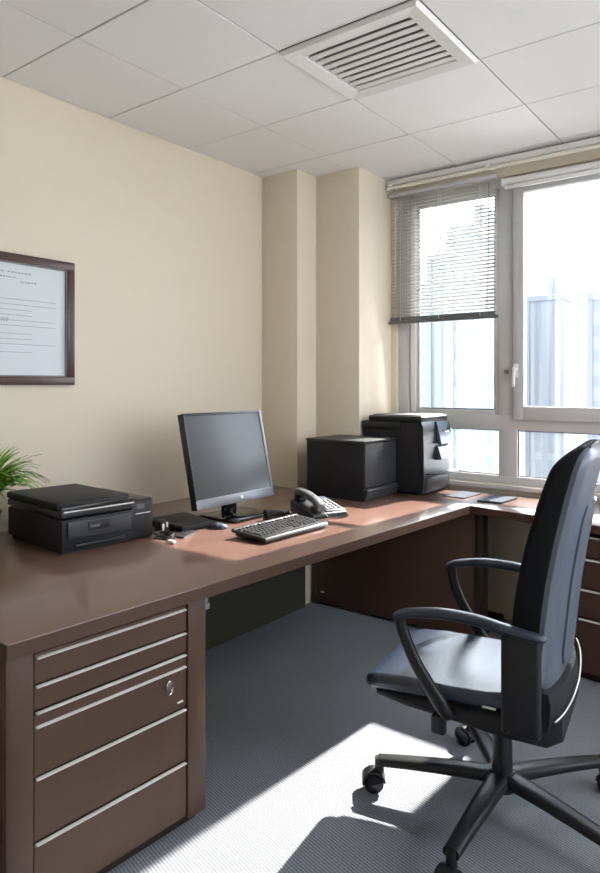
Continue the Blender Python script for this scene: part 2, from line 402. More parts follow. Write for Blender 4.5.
# ------------------------------------------------------------------ L-shaped worktop
TOPZ = .75; TH = .042
DX0, DX1 = -1.570, -1.430       # x of the front edge at its near and far end
pts = [(-2.815, .87), (DX0, .87), (DX1, 3.385), (-1.016, 3.305), (-.738, 3.25), (1.0, 3.02), (1.0, 3.868), (-2.195, 3.868), (-2.195, 3.495), (-2.525, 3.495), (-2.525, 3.295), (-2.815, 3.295)]
wt = thing('desk_worktop', 'long L-shaped mahogany worktop running along wall and window', 'worktop', (0, 0, 0))
MB().prism(pts, TOPZ-TH, TOPZ, .003, 2).build('desktop', M['wood'], wt)
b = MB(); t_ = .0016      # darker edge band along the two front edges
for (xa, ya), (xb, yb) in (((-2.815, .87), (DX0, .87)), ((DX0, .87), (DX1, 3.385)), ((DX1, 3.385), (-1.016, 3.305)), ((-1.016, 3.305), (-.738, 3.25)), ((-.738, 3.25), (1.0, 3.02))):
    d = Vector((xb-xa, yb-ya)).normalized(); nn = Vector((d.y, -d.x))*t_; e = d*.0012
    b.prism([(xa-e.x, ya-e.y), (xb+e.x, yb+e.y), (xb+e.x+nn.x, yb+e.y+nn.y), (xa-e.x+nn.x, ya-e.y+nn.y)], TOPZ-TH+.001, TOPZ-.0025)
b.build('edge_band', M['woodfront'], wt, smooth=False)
MB().box(-2.47, -2.452, 1.53, 3.28, .03, TOPZ-TH, .001).build('added_dark_panel', M['olive'], wt)  # added panel, coloured dark to fill the dark area under the desk
MB().box(-1.70, -1.66, 1.56, 3.30, .672, TOPZ-TH, .002).build('support_rail', M['darkgrey'], wt)
MB().cyl((-1.585, 1.562, TOPZ-TH), (-1.585, 1.562, .668), .012).box(-1.600, -1.570, 1.550, 1.574, .652, .672, .004).build('support_bracket', M['silver'], wt)
MB().box(-1.64, -1.56, 2.18, 2.26, .694, TOPZ-TH, .004).build('cable_grommet', M['silver'], wt)

# drawer cabinet under the near end; local x = out of the front, y along the front
ang = math.atan2(DX1-DX0, 3.385-.87)
cb = thing('drawer_cabinet', 'mahogany drawer cabinet with aluminium strips at near desk end', 'cabinet', (DX0-.006, .87, 0), -ang)
L = .652; DPT = .60; TZ = TOPZ-TH
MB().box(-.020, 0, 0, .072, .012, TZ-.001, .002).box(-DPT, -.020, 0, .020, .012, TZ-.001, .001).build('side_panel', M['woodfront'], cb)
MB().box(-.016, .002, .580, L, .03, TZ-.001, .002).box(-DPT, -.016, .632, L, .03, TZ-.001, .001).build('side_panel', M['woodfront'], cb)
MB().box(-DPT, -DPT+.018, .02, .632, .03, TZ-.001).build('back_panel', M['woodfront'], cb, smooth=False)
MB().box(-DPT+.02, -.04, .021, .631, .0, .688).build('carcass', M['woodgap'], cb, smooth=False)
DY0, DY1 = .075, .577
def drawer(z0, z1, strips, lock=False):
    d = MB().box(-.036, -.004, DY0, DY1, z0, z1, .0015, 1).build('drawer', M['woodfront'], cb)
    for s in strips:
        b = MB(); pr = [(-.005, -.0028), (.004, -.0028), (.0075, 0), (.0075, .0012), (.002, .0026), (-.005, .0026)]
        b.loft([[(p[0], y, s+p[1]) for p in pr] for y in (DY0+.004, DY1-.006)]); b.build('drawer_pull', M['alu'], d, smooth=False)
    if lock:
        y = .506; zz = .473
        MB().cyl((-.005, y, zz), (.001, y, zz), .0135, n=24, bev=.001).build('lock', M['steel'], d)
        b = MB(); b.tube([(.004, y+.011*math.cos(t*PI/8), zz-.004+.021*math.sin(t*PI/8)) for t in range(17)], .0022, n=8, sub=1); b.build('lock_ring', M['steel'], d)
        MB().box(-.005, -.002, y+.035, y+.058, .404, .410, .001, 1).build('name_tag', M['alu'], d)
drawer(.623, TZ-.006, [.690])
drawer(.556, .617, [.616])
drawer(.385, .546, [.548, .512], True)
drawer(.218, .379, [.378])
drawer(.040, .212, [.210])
MB().box(-.05, -.03, .02, .634, .0, .036).build('plinth', M['woodgap'], cb, smooth=False)

# end cabinet under the corner of the desk
ec = thing('corner_cabinet', 'dark mahogany cabinet below the far corner of the desk', 'cabinet', (0, 0, 0))
MB().box(-2.50, -1.40, 3.43, 3.48, .02, TZ-.001, .002).build('front_panel', M['woodfront'], ec)
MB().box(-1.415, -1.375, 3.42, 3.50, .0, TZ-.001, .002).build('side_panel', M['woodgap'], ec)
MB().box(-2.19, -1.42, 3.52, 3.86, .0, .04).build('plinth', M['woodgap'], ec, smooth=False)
MB().box(-2.44, -2.415, 3.424, 3.430, .085, .095, .001, 1).build('hinge_cap', M['alu'], ec)

# drawer cabinet under the window run, right
ca = math.atan2(-.23, 1.738)
rc = thing('low_drawer_cabinet', 'mahogany drawer cabinet under the worktop behind the office chair', 'cabinet', (-.885, 3.315, 0), ca)
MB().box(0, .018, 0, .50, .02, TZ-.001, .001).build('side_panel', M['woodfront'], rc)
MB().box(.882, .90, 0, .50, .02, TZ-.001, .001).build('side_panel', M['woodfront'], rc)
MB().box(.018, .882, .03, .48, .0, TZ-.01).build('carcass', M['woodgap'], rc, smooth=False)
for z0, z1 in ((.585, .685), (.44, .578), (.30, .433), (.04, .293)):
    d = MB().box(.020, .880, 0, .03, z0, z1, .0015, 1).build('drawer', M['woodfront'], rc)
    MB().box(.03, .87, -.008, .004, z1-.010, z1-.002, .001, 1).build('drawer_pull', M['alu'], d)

# ------------------------------------------------------------------ left inkjet printer
p = thing('inkjet_printer', 'black flatbed inkjet printer beside the green plant', 'printer', (-2.23, 1.452, TOPZ), math.radians(-5))
# local: x=0 is the front, body runs to -x; y from 0 to .42
MB().box(-.46, -.004, 0, .318, .012, .120, .006).box(-.44, -.02, .01, .31, 0, .014).build('body', M['black_mat'], p)
MB().box(-.40, -.012, .312, .420, .004, .150, .008).build('cartridge_housing', M['black'], p)
MB().box(-.395, -.006, .330, .410, .148, .156, .003).build('housing_lid', M['black_gloss'], p)
MB().box(-.016, -.010, .332, .405, .098, .1015, .001, 1).build('housing_trim', M['alu'], p)
MB().box(-.014, -.009, .335, .375, .118, .136, .001, 1).build('label_plate', M['grey'], p)
lid = MB().box(-.465, -.03, -.004, .316, .152, .178, .007).build('scanner_lid', M['black_mat'], p)
MB().box(-.462, .002, -.002, .318, .126, .150, .006).build('scanner_bed', M['black'], p)
MB().box(-.002, .004, .006, .316, .1455, .1500, .0015, 1).build('silver_trim', M['alu'], p)
cpnl = MB().box(-.095, -.001, .0, .318, .148, .164, .005, mx=None).build('control_panel', M['black_gloss'], p)
MB().box(-.075, -.025, .10, .18, .1640, .1655, .0005, 1).build('button_pad', M['darkgrey'], cpnl)
MB().box(-.078, -.022, .215, .285, .1640, .1655, .0005, 1).build('display', M['screen'], cpnl)
ft = MB().box(-.012, .006, .022, .300, .052, .112, .003).build('front_flap', M['darkgrey'], p)
MB().box(.005, .009, .105, .20, .072, .106, .002).build('flap_recess', M['black'], ft)
MB().box(.0085, .0100, .112, .155, .082, .092, .0005, 1).build('label_plate', M['grey'], ft)
MB().box(-.10, .010, .05, .270, .020, .032, .003).build('paper_tray', M['black'], p)

p.scale = (1, 1, 1.09)
# potted plant behind the printer
pl = thing('potted_plant', 'green arching grass-like pot plant left of the inkjet printer', 'plant', (-2.655, 1.355, TOPZ))
b = MB(); prof = [(.055, 0), (.062, .004), (.078, .12), (.082, .125), (.082, .135), (.074, .135), (.070, .115), (.001, .113)]
b.loft([[(r*math.cos(2*PI*k/28), r*math.sin(2*PI*k/28), z) for k in range(28)] for r, z in prof]); b.build('pot', M['pot'], pl)
MB().cyl((0, 0, .10), (0, 0, .120), .071, n=24).build('soil', M['soil'], pl)
b = MB(); rnd = random.Random(11)
for k in range(260):
    a = rnd.uniform(0, 2*PI); Ln = rnd.uniform(.20, .35); lean = rnd.uniform(.45, 1.15)
    r0 = rnd.uniform(0, .03); w0 = rnd.uniform(.008, .0125)
    d = Vector((math.cos(a), math.sin(a), 0)); sd = Vector((-math.sin(a), math.cos(a), 0))
    Lr, Rr, Cn = [], [], []
    N = 9; th = PI/2-lean*.35; pos = d*r0+Vector((0, 0, .118))
    for i in range(N+1):
        u = i/N; ww = w0*math.sin(PI*min(1, .18+.82*u))*1.0+.0004
        Lr.append(pos-sd*ww+Vector((0, 0, .002))); Cn.append(pos.copy()); Rr.append(pos+sd*ww+Vector((0, 0, .002)))
        pos = pos+(d*math.cos(th)+Vector((0, 0, math.sin(th))))*(Ln/N); th -= lean*.26*(.4+u)
    if min(q.x for q in Cn) < -.15: continue
    bad = any(q.y > .075 and q.x < .47 and q.z < .21 for q in Cn)
    if bad: continue
    lv = [b.bm.verts.new(q) for q in Lr]; cv = [b.bm.verts.new(q) for q in Cn]; rv = [b.bm.verts.new(q) for q in Rr]
    for i in range(N):
        b.bm.faces.new((lv[i], lv[i+1], cv[i+1], cv[i])); b.bm.faces.new((cv[i], cv[i+1], rv[i+1], rv[i]))
b.build('leaves', M['leaf'], pl)

# ------------------------------------------------------------------ monitor
mn = thing('computer_monitor', 'tilted flat computer monitor with dark blank screen on desk', 'monitor', (-2.21, 2.408, TOPZ))
SW, SH = .553, .452; tilt = math.radians(-12.5)
mm = T(0, 0, .070) @ R(tilt, 'Y')       # local x = screen normal, y along its width, z up
b = MB(); b.box(-.038, -.004, -SW/2, SW/2, 0, SH, .004).build('casing', M['black'], mn, mx=mm)
b = MB(); bw = .013
for y0, y1, z0, z1 in ((-SW/2, -SW/2+.010, 0, SH), (-SW/2, SW/2, SH-bw, SH)): b.box(-.010, .002, y0, y1, z0, z1, .002)
b.build('bezel', M['black'], mn, mx=mm)
b = MB(); b.box(-.010, .003, -SW/2, SW/2, 0, .045, .003); b.box(-.012, .003, SW/2-.016, SW/2+.001, 0, SH, .003)
bz = b.build('bezel', M['silver'], mn, mx=mm); bz['label'] = 'silver lower and right bezel'
MB().cyl((.003, .03, .024), (.0042, .03, .024), .009, n=24).build('logo', M['white'], mn, mx=mm)
MB().box(-.006, -.001, -SW/2+.009, SW/2-.015, .044, SH-bw+.001).build('screen', M['screen'], mn, smooth=False, mx=mm)
MB().box(-.062, -.036, -.10, .10, .10, .32, .008).build('rear_housing', M['black_mat'], mn, mx=mm)
MB().box(-.075, -.050, -.045, .045, .012, .22, .006).box(-.05, -.02, -.045, .045, .075, .16, .006).build('neck', M['black_gloss'], mn)
MB().prism(rrect(.26, .30, .03), 0, .014, .004, 2, T(-.02, .015, 0)).build('base', M['black_gloss'], mn)

# docking slab and the little things round the monitor foot
o = MB().prism([(-.14, -.11), (.13, -.12), (.14, .06), (-.12, .13)], 0, .028, .004, 2).build('docking_station', M['black_mat'])
o.location = (-2.29, 2.115, TOPZ); tag(o, 'flat black docking slab on the desk left of monitor foot', 'docking station')
ms = thing('computer_mouse', 'small black mouse with pale blue reflection in its colour, below the monitor', 'mouse', (-2.105, 2.155, TOPZ), math.radians(35))
b = MB(); loops = []
for i in range(9):
    u = i/8; s_ = math.sqrt(max(0.02, 1-(2*u-1)**2))
    loops.append([(-.048+.096*u, .030*s_*math.cos(t*PI/8), .002+(.026*s_*(1-.25*u))*max(0, math.sin(t*PI/8)) ) for t in range(16)])
b.loft(loops); b.build('mouse_body', M['black'], ms)
b = MB(); loops = []
for i in range(5):
    u = .5+.46*i/4; s_ = math.sqrt(max(0.02, 1-(2*u-1)**2))
    loops.append([(-.048+.096*u, .0285*s_*math.cos(t*PI/6), .0045+(.026*s_*(1-.25*u))*math.sin(t*PI/6)) for t in range(7)])
b.loft(loops); b.build('mouse_reflection', M['bluegrey'], ms)  # front piece coloured blue-grey for the reflection on the black mouse
nb = thing('notebook', 'thin black notebook lying flat in front of docking slab', 'notebook', (-2.145, 1.968, TOPZ), math.radians(20))
MB().box(-.05, .05, -.065, .065, 0, .008, .002).build('cover', M['black'], nb)
MB().box(-.047, .0505, -.063, .0655, .0025, .0055).build('pages', M['grey'], nb, smooth=False)
ad = thing('power_adapter', 'black power adapter with metal clips beside the inkjet printer', 'power adapter', (-2.235, 1.945, TOPZ), math.radians(-12))
MB().box(-.03, .03, -.022, .022, 0, .055, .008, 3).build('adapter_body', M['black'], ad)
MB().box(.0295, .033, -.016, -.006, .010, .045, .001).build('clip', M['alu'], ad)
MB().box(.0295, .033, .004, .012, .028, .050, .001).build('clip', M['alu'], ad)
cb2 = thing('coiled_cable', 'coiled black cable with white plug lying before the printer', 'cable', (-2.115, 1.855, TOPZ))
b = MB(); pts2 = []
for k in range(46):
    t = k/45*2*PI*2.6; r = .036+.006*math.sin(t*.37+1); pts2.append((r*math.cos(t)*1.15, r*math.sin(t), .006+.0045*k/9+.002*math.sin(3*t)))
pts2.append((.055, -.02, .008)); b.tube(pts2, .0034, n=8, sub=2); b.build('cord', M['black'], cb2)
MB().box(.045, .085, -.030, -.012, .001, .014, .005, 3).build('plug', M['white'], cb2)
st = thing('desk_stapler', 'black stapler on the desk between monitor foot and phone', 'stapler', (-2.035, 2.49, TOPZ), math.radians(78))
MB().box(-.07, .07, -.018, .018, 0, .010, .004).build('stapler_base', M['black'], st)
MB().loft([[(-.07+.14*u, y*(.016), .014+ (.018+.02*(1-u))*(z if z > 0 else 0)) for y, z in ((-1, 0), (-1, .7), (-.6, 1), (.6, 1), (1, .7), (1, 0))] for u in (0, .3, .7, 1)]).box(-.072, -.05, -.013, .013, .006, .018).build('stapler_arm', M['black_gloss'], st)
MB().box(.050, .074, -.013, .013, .012, .022, .002).build('staple_head', M['alu'], st)

# ------------------------------------------------------------------ keyboard
kb = thing('computer_keyboard', 'black and silver keyboard at the desk front edge', 'keyboard', (-1.815, 2.262, TOPZ), math.radians(-1.5))
# local x from back (-.105) to front (.105); y along the length
KL = .214; tl = math.radians(4)
km = T(0, 0, .0205) @ R(tl, 'Y')
MB().box(-.100, .088, -KL, KL, -.004, .010, .005, 3).box(-.095, -.06, -KL+.02, KL-.02, -.018, -.002).build('keyboard_tray', M['black'], kb, mx=km)
MB().box(.066, .090, -KL, KL, -.010, .0115, .006, 3).build('palm_strip', M['darkgrey'], kb, mx=km)
MB().box(-.104, -.086, -KL, KL, -.004, .0135, .005, 3).build('rear_strip', M['darkgrey'], kb, mx=km)
MB().box(.086, .092, -KL+.004, KL-.004, .000, .008, .002).build('edge_trim', M['silver'], kb, mx=km)
kd = None
rows = [-.072, -.045, -.0225, 0, .0225, .045]
def key(x, y, wy, wx=.0155):
    global kd
    if kd is None:
        b = MB(); b.loft([[(px_, py_, 0) for px_, py_ in rrect(.0155, .0155, .002, 2)], [(px_*.82, py_*.82, .006) for px_, py_ in rrect(.0155, .0155, .003, 2)]])
        k = b.build('key', M['key'], kb); kd = k
    else:
        k = kd.copy(); COL.objects.link(k); k.parent = kb
    k.matrix_local = km @ T(x, y, .010) @ Matrix.Diagonal((wx/.0155, wy/.0155, 1, 1))
nk = 0
for ri, x in enumerate(rows[:6]):
    y = -KL+.016
    while y < KL-.010:
        gap = .012 if (ri == 0 and nk % 5 == 4) else 0
        wy = .0170
        if ri == 5 and -.10 < y < -.05: wy = .105
        elif ri == 3 and y < -KL+.02: wy = .028
        elif ri == 4 and y < -KL+.02: wy = .036
        if -.002 + .075 < y < .085+.0: y += .012   # gap before the navigation block
        if y+wy > KL-.006: break
        key(x, y+wy/2, wy-.0005, .0185); y += wy+.0045+gap; nk += 1

# ------------------------------------------------------------------ desk phone
ph = thing('desk_phone', 'grey and black corded desk phone in the sunlight', 'phone', (-1.94, 2.70, TOPZ), math.radians(-22))
# local x towards the user, y to the right of the handset
def wedge(x0, x1, y0, y1, z0, zf, zb, bev=.006):
    t = bmesh.new()
    vs = [t.verts.new(q) for q in ((x0, y0, z0), (x1, y0, z0), (x1, y1, z0), (x0, y1, z0), (x0, y0, zb), (x1, y0, zf), (x1, y1, zf), (x0, y1, zb))]
    for f_ in ((3, 2, 1, 0), (4, 5, 6, 7), (0, 1, 5, 4), (1, 2, 6, 5), (2, 3, 7, 6), (3, 0, 4, 7)): t.faces.new([vs[i] for i in f_])
    if bev: bmesh.ops.bevel(t, geom=list(t.edges), offset=bev, segments=3, affect='EDGES', profile=.5, clamp_overlap=True)
    m_ = MB(); m_._merge(t); return m_
wedge(-.11, .11, -.10, .105, 0, .024, .068, .010).build('phone_base', M['darkgrey'], ph)
sl = math.atan2(.044, .22)
pm = T(0, 0, .046) @ R(sl, 'Y')
MB().box(-.095, .100, -.012, .098, -.001, .006, .004, 2).build('face_plate', M['grey'], ph, mx=pm)
MB().box(-.088, -.045, .010, .085, .005, .009, .002).build('display', M['bluegrey'], ph, mx=pm)
for i in range(5):
    for j in range(4):
        MB().box(-.032+.024*i, -.016+.024*i, .0+.0235*j, .0165+.0235*j, .005, .0105, .003, 2).build('button', M['lightgrey'] if j < 3 else M['grey'], ph, mx=pm)
hs = MB(); sec = []
for i in range(15):
    u = i/14; x = -.118+.236*u
    zc = .040+.018*math.sin(PI*u); hh = .014+.012*(abs(2*u-1)**3); ww = .022+.006*(abs(2*u-1)**2)
    if i in (0, 14): hh *= .6; ww *= .7
    dn = .016*(abs(2*u-1)**4)
    sec.append([(x, -.058+q[0]*ww*2, zc-dn*.6+q[1]*hh*2) for q in rrect(1, 1, .38, 4)])
hs.loft(sec); hs.build('handset', M['grey'], ph, mx=pm)
for x in (-.10, .055): MB().box(x, x+.045, -.082, -.034, .0, .026, .006).build('handset_cradle', M['black'], ph, mx=pm)
b = MB(); cp = [(.10, -.05, .045), (.135, -.03, .012)]
for k in range(60):
    t = k*PI/3.5; u = k/59; cp.append((.135+.012*math.sin(u*PI)+.005*math.cos(t), -.02+.11*u, .0085+.005*math.sin(t)))
cp.append((.105, .100, .014)); b.tube(cp, .0021, n=6, sub=2); b.build('coiled_cord', M['black'], ph)

# ------------------------------------------------------------------ black box and tall printer by the window
sb = thing('storage_box', 'square black lidded cabinet box beside the tall black printer', 'box', (-2.33, 3.13, TOPZ))
BWX, BWY, BH = .40, .355, .335
MB().box(0, BWX-.012, 0, BWY, 0, BH-.012, .004).build('case', M['black_mat'], sb)
MB().box(-.004, BWX+.004, -.004, BWY+.002, BH-.014, BH, .004).build('lid', M['darkgrey'], sb)
dr = MB().box(BWX-.014, BWX, .004, BWY-.004, .078, BH-.016, .003).build('door', M['darkgrey'], sb)
MB().cyl((BWX, .18, BH-.055), (BWX+.006, .18, BH-.055), .009).build('lock', M['steel'], dr)
MB().loft([[(BWX-.014+a, y, z) for a, z in ((0, .006), (.014, .006), (.030, .058), (.024, .068), (0, .068))] for y in (.004, BWY-.004)]).build('drawer', M['darkgrey'], sb)

tp = thing('office_printer', 'tall black multifunction printer standing in front of the window', 'printer', (-2.19, 3.515, TOPZ))
PX, PY = .425, .345
MB().box(0, PX-.03, 0, PY, .008, .43, .012, 3).box(.02, PX-.06, .02, PY-.02, 0, .01).build('body', M['black_mat'], tp)
MB().box(.0, .27, -.008, PY, .38, .428, .008).build('paper_feeder_step', M['black'], tp)
MB().box(.05, PX-.012, -.006, PY, .43, .462, .009, 3).build('scanner_lid', M['black'], tp)
MB().box(.07, PX-.03, .02, PY-.02, .461, .468, .003).build('feeder_cover', M['grey'], tp)
# rounded front column
pr = [(PX-.034, .008), (PX-.008, .01), (PX, .06), (PX-.002, .30), (PX-.006, .40), (PX-.02, .432), (PX-.034, .434)]
MB().loft([[(x, y, z) for x, z in pr] for y in (-.004, PY)]).build('front_cover', M['black'], tp)
cp_ = MB().loft([[(x, y, z) for x, z in ((PX-.010, .30), (PX+.018, .285), (PX+.030, .292), (PX-.004, .425), (PX-.014, .425))] for y in (.17, PY-.005)]).build('control_panel', M['bluegrey'], tp)
MB().box(PX+.008, PX+.0135, .22, .31, .34, .375, .002, mx=None).build('display', M['screen'], cp_)
MB().loft([[(x, y, z) for x, z in ((PX-.006, .285), (PX+.012, .275), (PX+.034, .205), (PX+.028, .198), (PX-.006, .195))] for y in (.16, PY-.008)]).build('output_cover', M['bluegrey'], tp)
MB().loft([[(x, y, z) for x, z in ((PX-.01, .118), (PX+.12, .132), (PX+.12, .138), (PX-.01, .126))] for y in (.03, PY-.04)]).build('output_tray', M['darkgrey'], tp)
MB().box(PX-.006, PX+.006, .02, PY-.02, .02, .105, .004).build('paper_drawer', M['darkgrey'], tp)

# papers on the window run
o = MB().prism([(-.075, -.11), (.06, -.12), (.075, .10), (-.06, .12)], 0, .006, .001, 1).build('folder', M['slate'])
o.location = (-1.60, 3.68, TOPZ); tag(o, 'blue-grey folder lying on worktop beside the tall printer', 'folder')
o = MB().prism([(-.07, -.12), (.065, -.10), (.055, .12), (-.08, .11)], 0, .010, .001, 1).build('notepad', M['slate'])
o.location = (-1.365, 3.63, TOPZ); o.rotation_euler.z = math.radians(-6); tag(o, 'grey notepad on the window worktop nearest the chair', 'notepad')

# ------------------------------------------------------------------ office chair
CA = math.radians(8)
ch = thing('office_chair', 'black office swivel chair with curved armrests and grey back', 'chair', (-.785, 2.12, 0), CA)
# local: -x is the front, -y the side nearer the doorway
def yaw(a): return R(a, 'Z')
for k in range(5):
    a = math.radians(127+72*k)-CA
    m_ = yaw(a)
    lg = MB(); loops = []
    for u in range(9):
        t = u/8; x = .035+.375*t; zt = .150-.012*t-.016*t*t; hh = .040-.010*t; ww = .036-.012*t
        loops.append([m_ @ Vector((x, q[0]*ww*2, zt-hh/2-.005+q[1]*hh)) for q in rrect(1, 1, .33, 3)])
    lg.loft(loops)
    end = m_ @ Vector((.405, 0, 0))
    lg.cyl((end.x, end.y, .066), (end.x, end.y, .112), .016)
    L_ = lg.build('leg', M['black'], ch)
    sw = a+.7-.45*k
    cm = T(end.x, end.y, 0) @ yaw(sw) @ T(.020, 0, 0)
    c_ = MB()
    for s in (-1, 1):
        p0 = cm @ Vector((0, s*.010, .033)); p1 = cm @ Vector((0, s*.030, .033)); c_.cyl(p0, p1, .033, n=28, bev=.005)
    c_.build('caster', M['black_gloss'], L_)
    hd = MB(); lp = []
    for s in (-.024, .024):
        lp.append([cm @ Vector((.040*math.cos(t*PI/8), s, .036+.036*math.sin(t*PI/8))) for t in range(-1, 9)]+[cm @ Vector((-.028, s, .036)), cm @ Vector((.0, s, .060)), cm @ Vector((.028, s, .036))])
    hd.cyl((end.x, end.y, .055), (end.x, end.y, .078), .014)
    hd.loft(lp); hd.build('caster_hood', M['black'], L_)
MB().cyl((0, 0, .085), (0, 0, .155), .048, .040, n=28, bev=.006).build('hub', M['black'], ch)
MB().cyl((0, 0, .15), (0, 0, .265), .033, .030, n=24, bev=.003).build('gas_lift', M['black'], ch)
MB().cyl((0, 0, .26), (0, 0, .40), .018, n=20).build('piston', M['steel'], ch)
MB().box(-.13, .10, -.07, .07, .345, .405, .012, 3).build('tilt_mechanism', M['black'], ch)
MB().cyl((-.12, -.07, .375), (-.14, -.215, .365), .006).box(-.165, -.120, -.235, -.205, .325, .385, .008, 3).build('height_lever', M['black'], ch)

def slab(sec, n=12):
    """loft of rounded sections along local x: (x, zlo, zhi, half width, corner)"""
    return [[(x, q[0]*hw*2, (zl+zh)/2+q[1]*(zh-zl)) for q in rr(hw*2, zh-zl, cr_)] for x, zl, zh, hw, cr_ in sec]
def rr(w_, h_, r_):
    return [(q[0]/w_, q[1]/h_) for q in rrect(w_, h_, min(r_, w_*.49, h_*.49), 6)]
seat = [(-.392, .424, .436, .190, .02), (-.388, .416, .448, .212, .03), (-.372, .414, .462, .228, .03), (-.34, .416, .473, .236, .03), (-.25, .424, .480, .242, .03), (-.12, .430, .480, .242, .03), (.0, .436, .486, .240, .03), (.09, .442, .500, .236, .03), (.12, .446, .500, .228, .03)]
def sag(lp):    # slightly dished seat top
    return [[(x, y, z-(.010*math.cos(y/.24*PI/2) if z > .455 else 0)) for x, y, z in l] for l in lp]
b = MB(); b.loft(sag(slab(seat))); b.build('seat_cushion', M['leather'], ch)
shell = [(-.365, .405, .418, .19, .01), (-.35, .392, .420, .215, .02), (-.25, .378, .424, .225, .03), (-.1, .365, .430, .225, .03), (.05, .352, .440, .225, .03), (.17, .350, .46, .22, .03), (.21, .37, .46, .20, .03)]
b = MB(); b.loft(slab(shell)); b.build('seat_shell', M['black_mat'], ch)

# backrest
ctr = [(.395, .100, .150, .212), (.45, .082, .165, .224), (.55, .076, .176, .232), (.68, .084, .190, .235), (.82, .100, .206, .233), (.95, .126, .228, .228), (1.06, .154, .250, .220), (1.14, .180, .268, .212), (1.22, .212, .290, .205)]
ZT, RC = 1.218, .075
def interp(tab, z):
    n_ = len(tab)
    for i in range(n_-1):
        if z <= tab[i+1][0] or i == n_-2:
            a_, b_, c_, d_ = tab[max(i-1, 0)], tab[i], tab[i+1], tab[min(i+2, n_-1)]
            u = min(1, max(0, (z-b_[0])/(c_[0]-b_[0])))
            out = [z]+[.5*((2*b_[k])+(c_[k]-a_[k])*u+(2*a_[k]-5*b_[k]+4*c_[k]-d_[k])*u*u+(3*b_[k]-a_[k]-3*c_[k]+d_[k])*u**3) for k in (1, 2, 3)]
            break
    if z > ZT-RC:      # rounded top
        q = 1-math.sqrt(max(0, 1-((z-(ZT-RC))/RC)**2))
        out[3] -= RC*q; out[1] += .050*q; out[2] -= .016*q
    return out
TOPS = [ZT-RC+RC*math.sin(math.radians(d)) for d in (0, 12, 24, 36, 48, 60, 70, 78, 84, 88)]
zl = [.395, .40, .42, .45]+[.49+.04*k for k in range(17)]+TOPS
loops = []
for z in zl:
    _, f_, k_, hw = interp(ctr, z)
    if z < .41: hw *= .93; f_ += .012; k_ -= .012
    w_, t_ = hw*2, k_-f_
    lp = []
    for qx, qy in rrect(t_, w_, min(.030, t_*.45), 6):
        y = qy; x = (f_+k_)/2+qx
        lp.append((x+.012-.028*(y/.225)**2, y, z))
    loops.append(lp)
b = MB(); b.loft(loops); b.build('backrest', M['fabric'], ch)
# grey shell over the rear face
loops = []
for z in [.475, .485, .50, .52, .55]+[.59+.04*k for k in range(14)]+TOPS:
    _, f_, k_, hw = interp(ctr, z); hw *= .992
    if z < .56: hw *= .72+.28*math.sqrt(max(0, (z-.470)/.09))
    lp = []; N = 40; th = .016*min(1, (ZT-z)/.03+.25)
    for s_ in range(N+1):
        y = -hw+2*hw*s_/N; e = max(0, 1-abs(y/hw)**10)**.5
        lp.append((k_+.012-.028*(y/.225)**2-.006+th*e, y, z))
    for s_ in range(N, -1, -1):
        y = -hw+2*hw*s_/N; lp.append((k_-min(.014, (k_-f_)*.4)+.004-.028*(y/.225)**2, y, z))
    loops.append(lp)
b = MB(); b.loft(loops); b.build('back_shell', M['backpanel'], ch)
# raised centre pad on the rear shell
loops = []
for z in (.56, .60, .70, .80, .90, 1.0, 1.04):
    _, f_, k_, hw = interp(ctr, z); hh = .11+.02*(z-.56)
    if z in (.56, 1.04): hh *= .8
    N = 10; lp = [(k_+.014-.028*((-hh+2*hh*s/N)/hw)**2+.014+.006*(1-abs(2*s/N-1)**4), -hh+2*hh*s/N, z) for s in range(N+1)]
    lp += [(k_+.004, -hh+2*hh*s/N, z) for s in range(N, -1, -1)]; loops.append(lp)
MB().loft(loops).build('back_pad', M['backpanel'], ch)
# black bottom bowl and light piping line
loops = []
for z, hw, xo in ((.338, .10, .160), (.340, .135, .170), (.347, .168, .179), (.360, .193, .188), (.380, .209, .195), (.40, .219, .200), (.44, .229, .208), (.49, .234, .212), (.52, .235, .205)):
    lp = []; N = 36
    for s in range(N+1):
        y = -hw+2*hw*s/N; lp.append((xo-.028*(y/hw)**2+.010*(1-abs(y/hw)**6), y, z))
    for s in range(N, -1, -1):
        y = -hw+2*hw*s/N; lp.append((.105, y, z))
    loops.append(lp)
MB().loft(loops).build('lower_shell', M['black_mat'], ch)
N = 20; pts3 = []
for s in range(N+1):
    u = -1+2*s/N; y = .236*u; z = .478+.050*u*(1 if u > 0 else .6); pts3.append((.222-.026*u*u+.008*(1-u**6), y, z))
MB().tube(pts3, .0022, n=6, sub=2).build('piping', M['alu'], ch)
# arms
for s, nm in ((-1, 'near'), (1, 'far')):
    y = s*.275; dz = .020 if s > 0 else -.004
    path = [(x_, y_, z_+dz) for x_, y_, z_ in [(-.262, y, .676), (-.254, y, .690), (-.215, y, .702), (-.12, y, .716), (-.02, y, .715), (.06, y, .704), (.145, y*.97, .690), (.17, y*.93, .686)]]
    MB().tube(path, [.016, .020, .024, .026, .026, .025, .022, .016], n=16, sub=6, flat=.62).build('armrest', M['arm'], ch)
    path = [(-.248, y, .684+dz), (-.238, y, .640), (-.205, y, .565), (-.160, y, .495), (-.120, y*.99, .44), (-.105, y*.93, .405), (-.10, y*.8, .395)]
    MB().tube(path, [.017, .018, .019, .021, .023, .020, .014], n=14, sub=6, flat=.75, up=(0, 1, 0)).build('arm_strut', M['black'], ch)
    b = MB(); b.box(.055, .165, y-.022 if s > 0 else y-.008, y+.008 if s > 0 else y+.022, .40, .690, .014, 3)
    b.box(.07, .16, min(y*.75, y), max(y*.75, y), .40, .46, .01)
    b.build('rear_arm_bracket', M['black_mat'], ch)
MB().box(-.005, .035, -.2475, -.240, .447, .452, .001, 1).build('side_badge', M['alu'], ch)

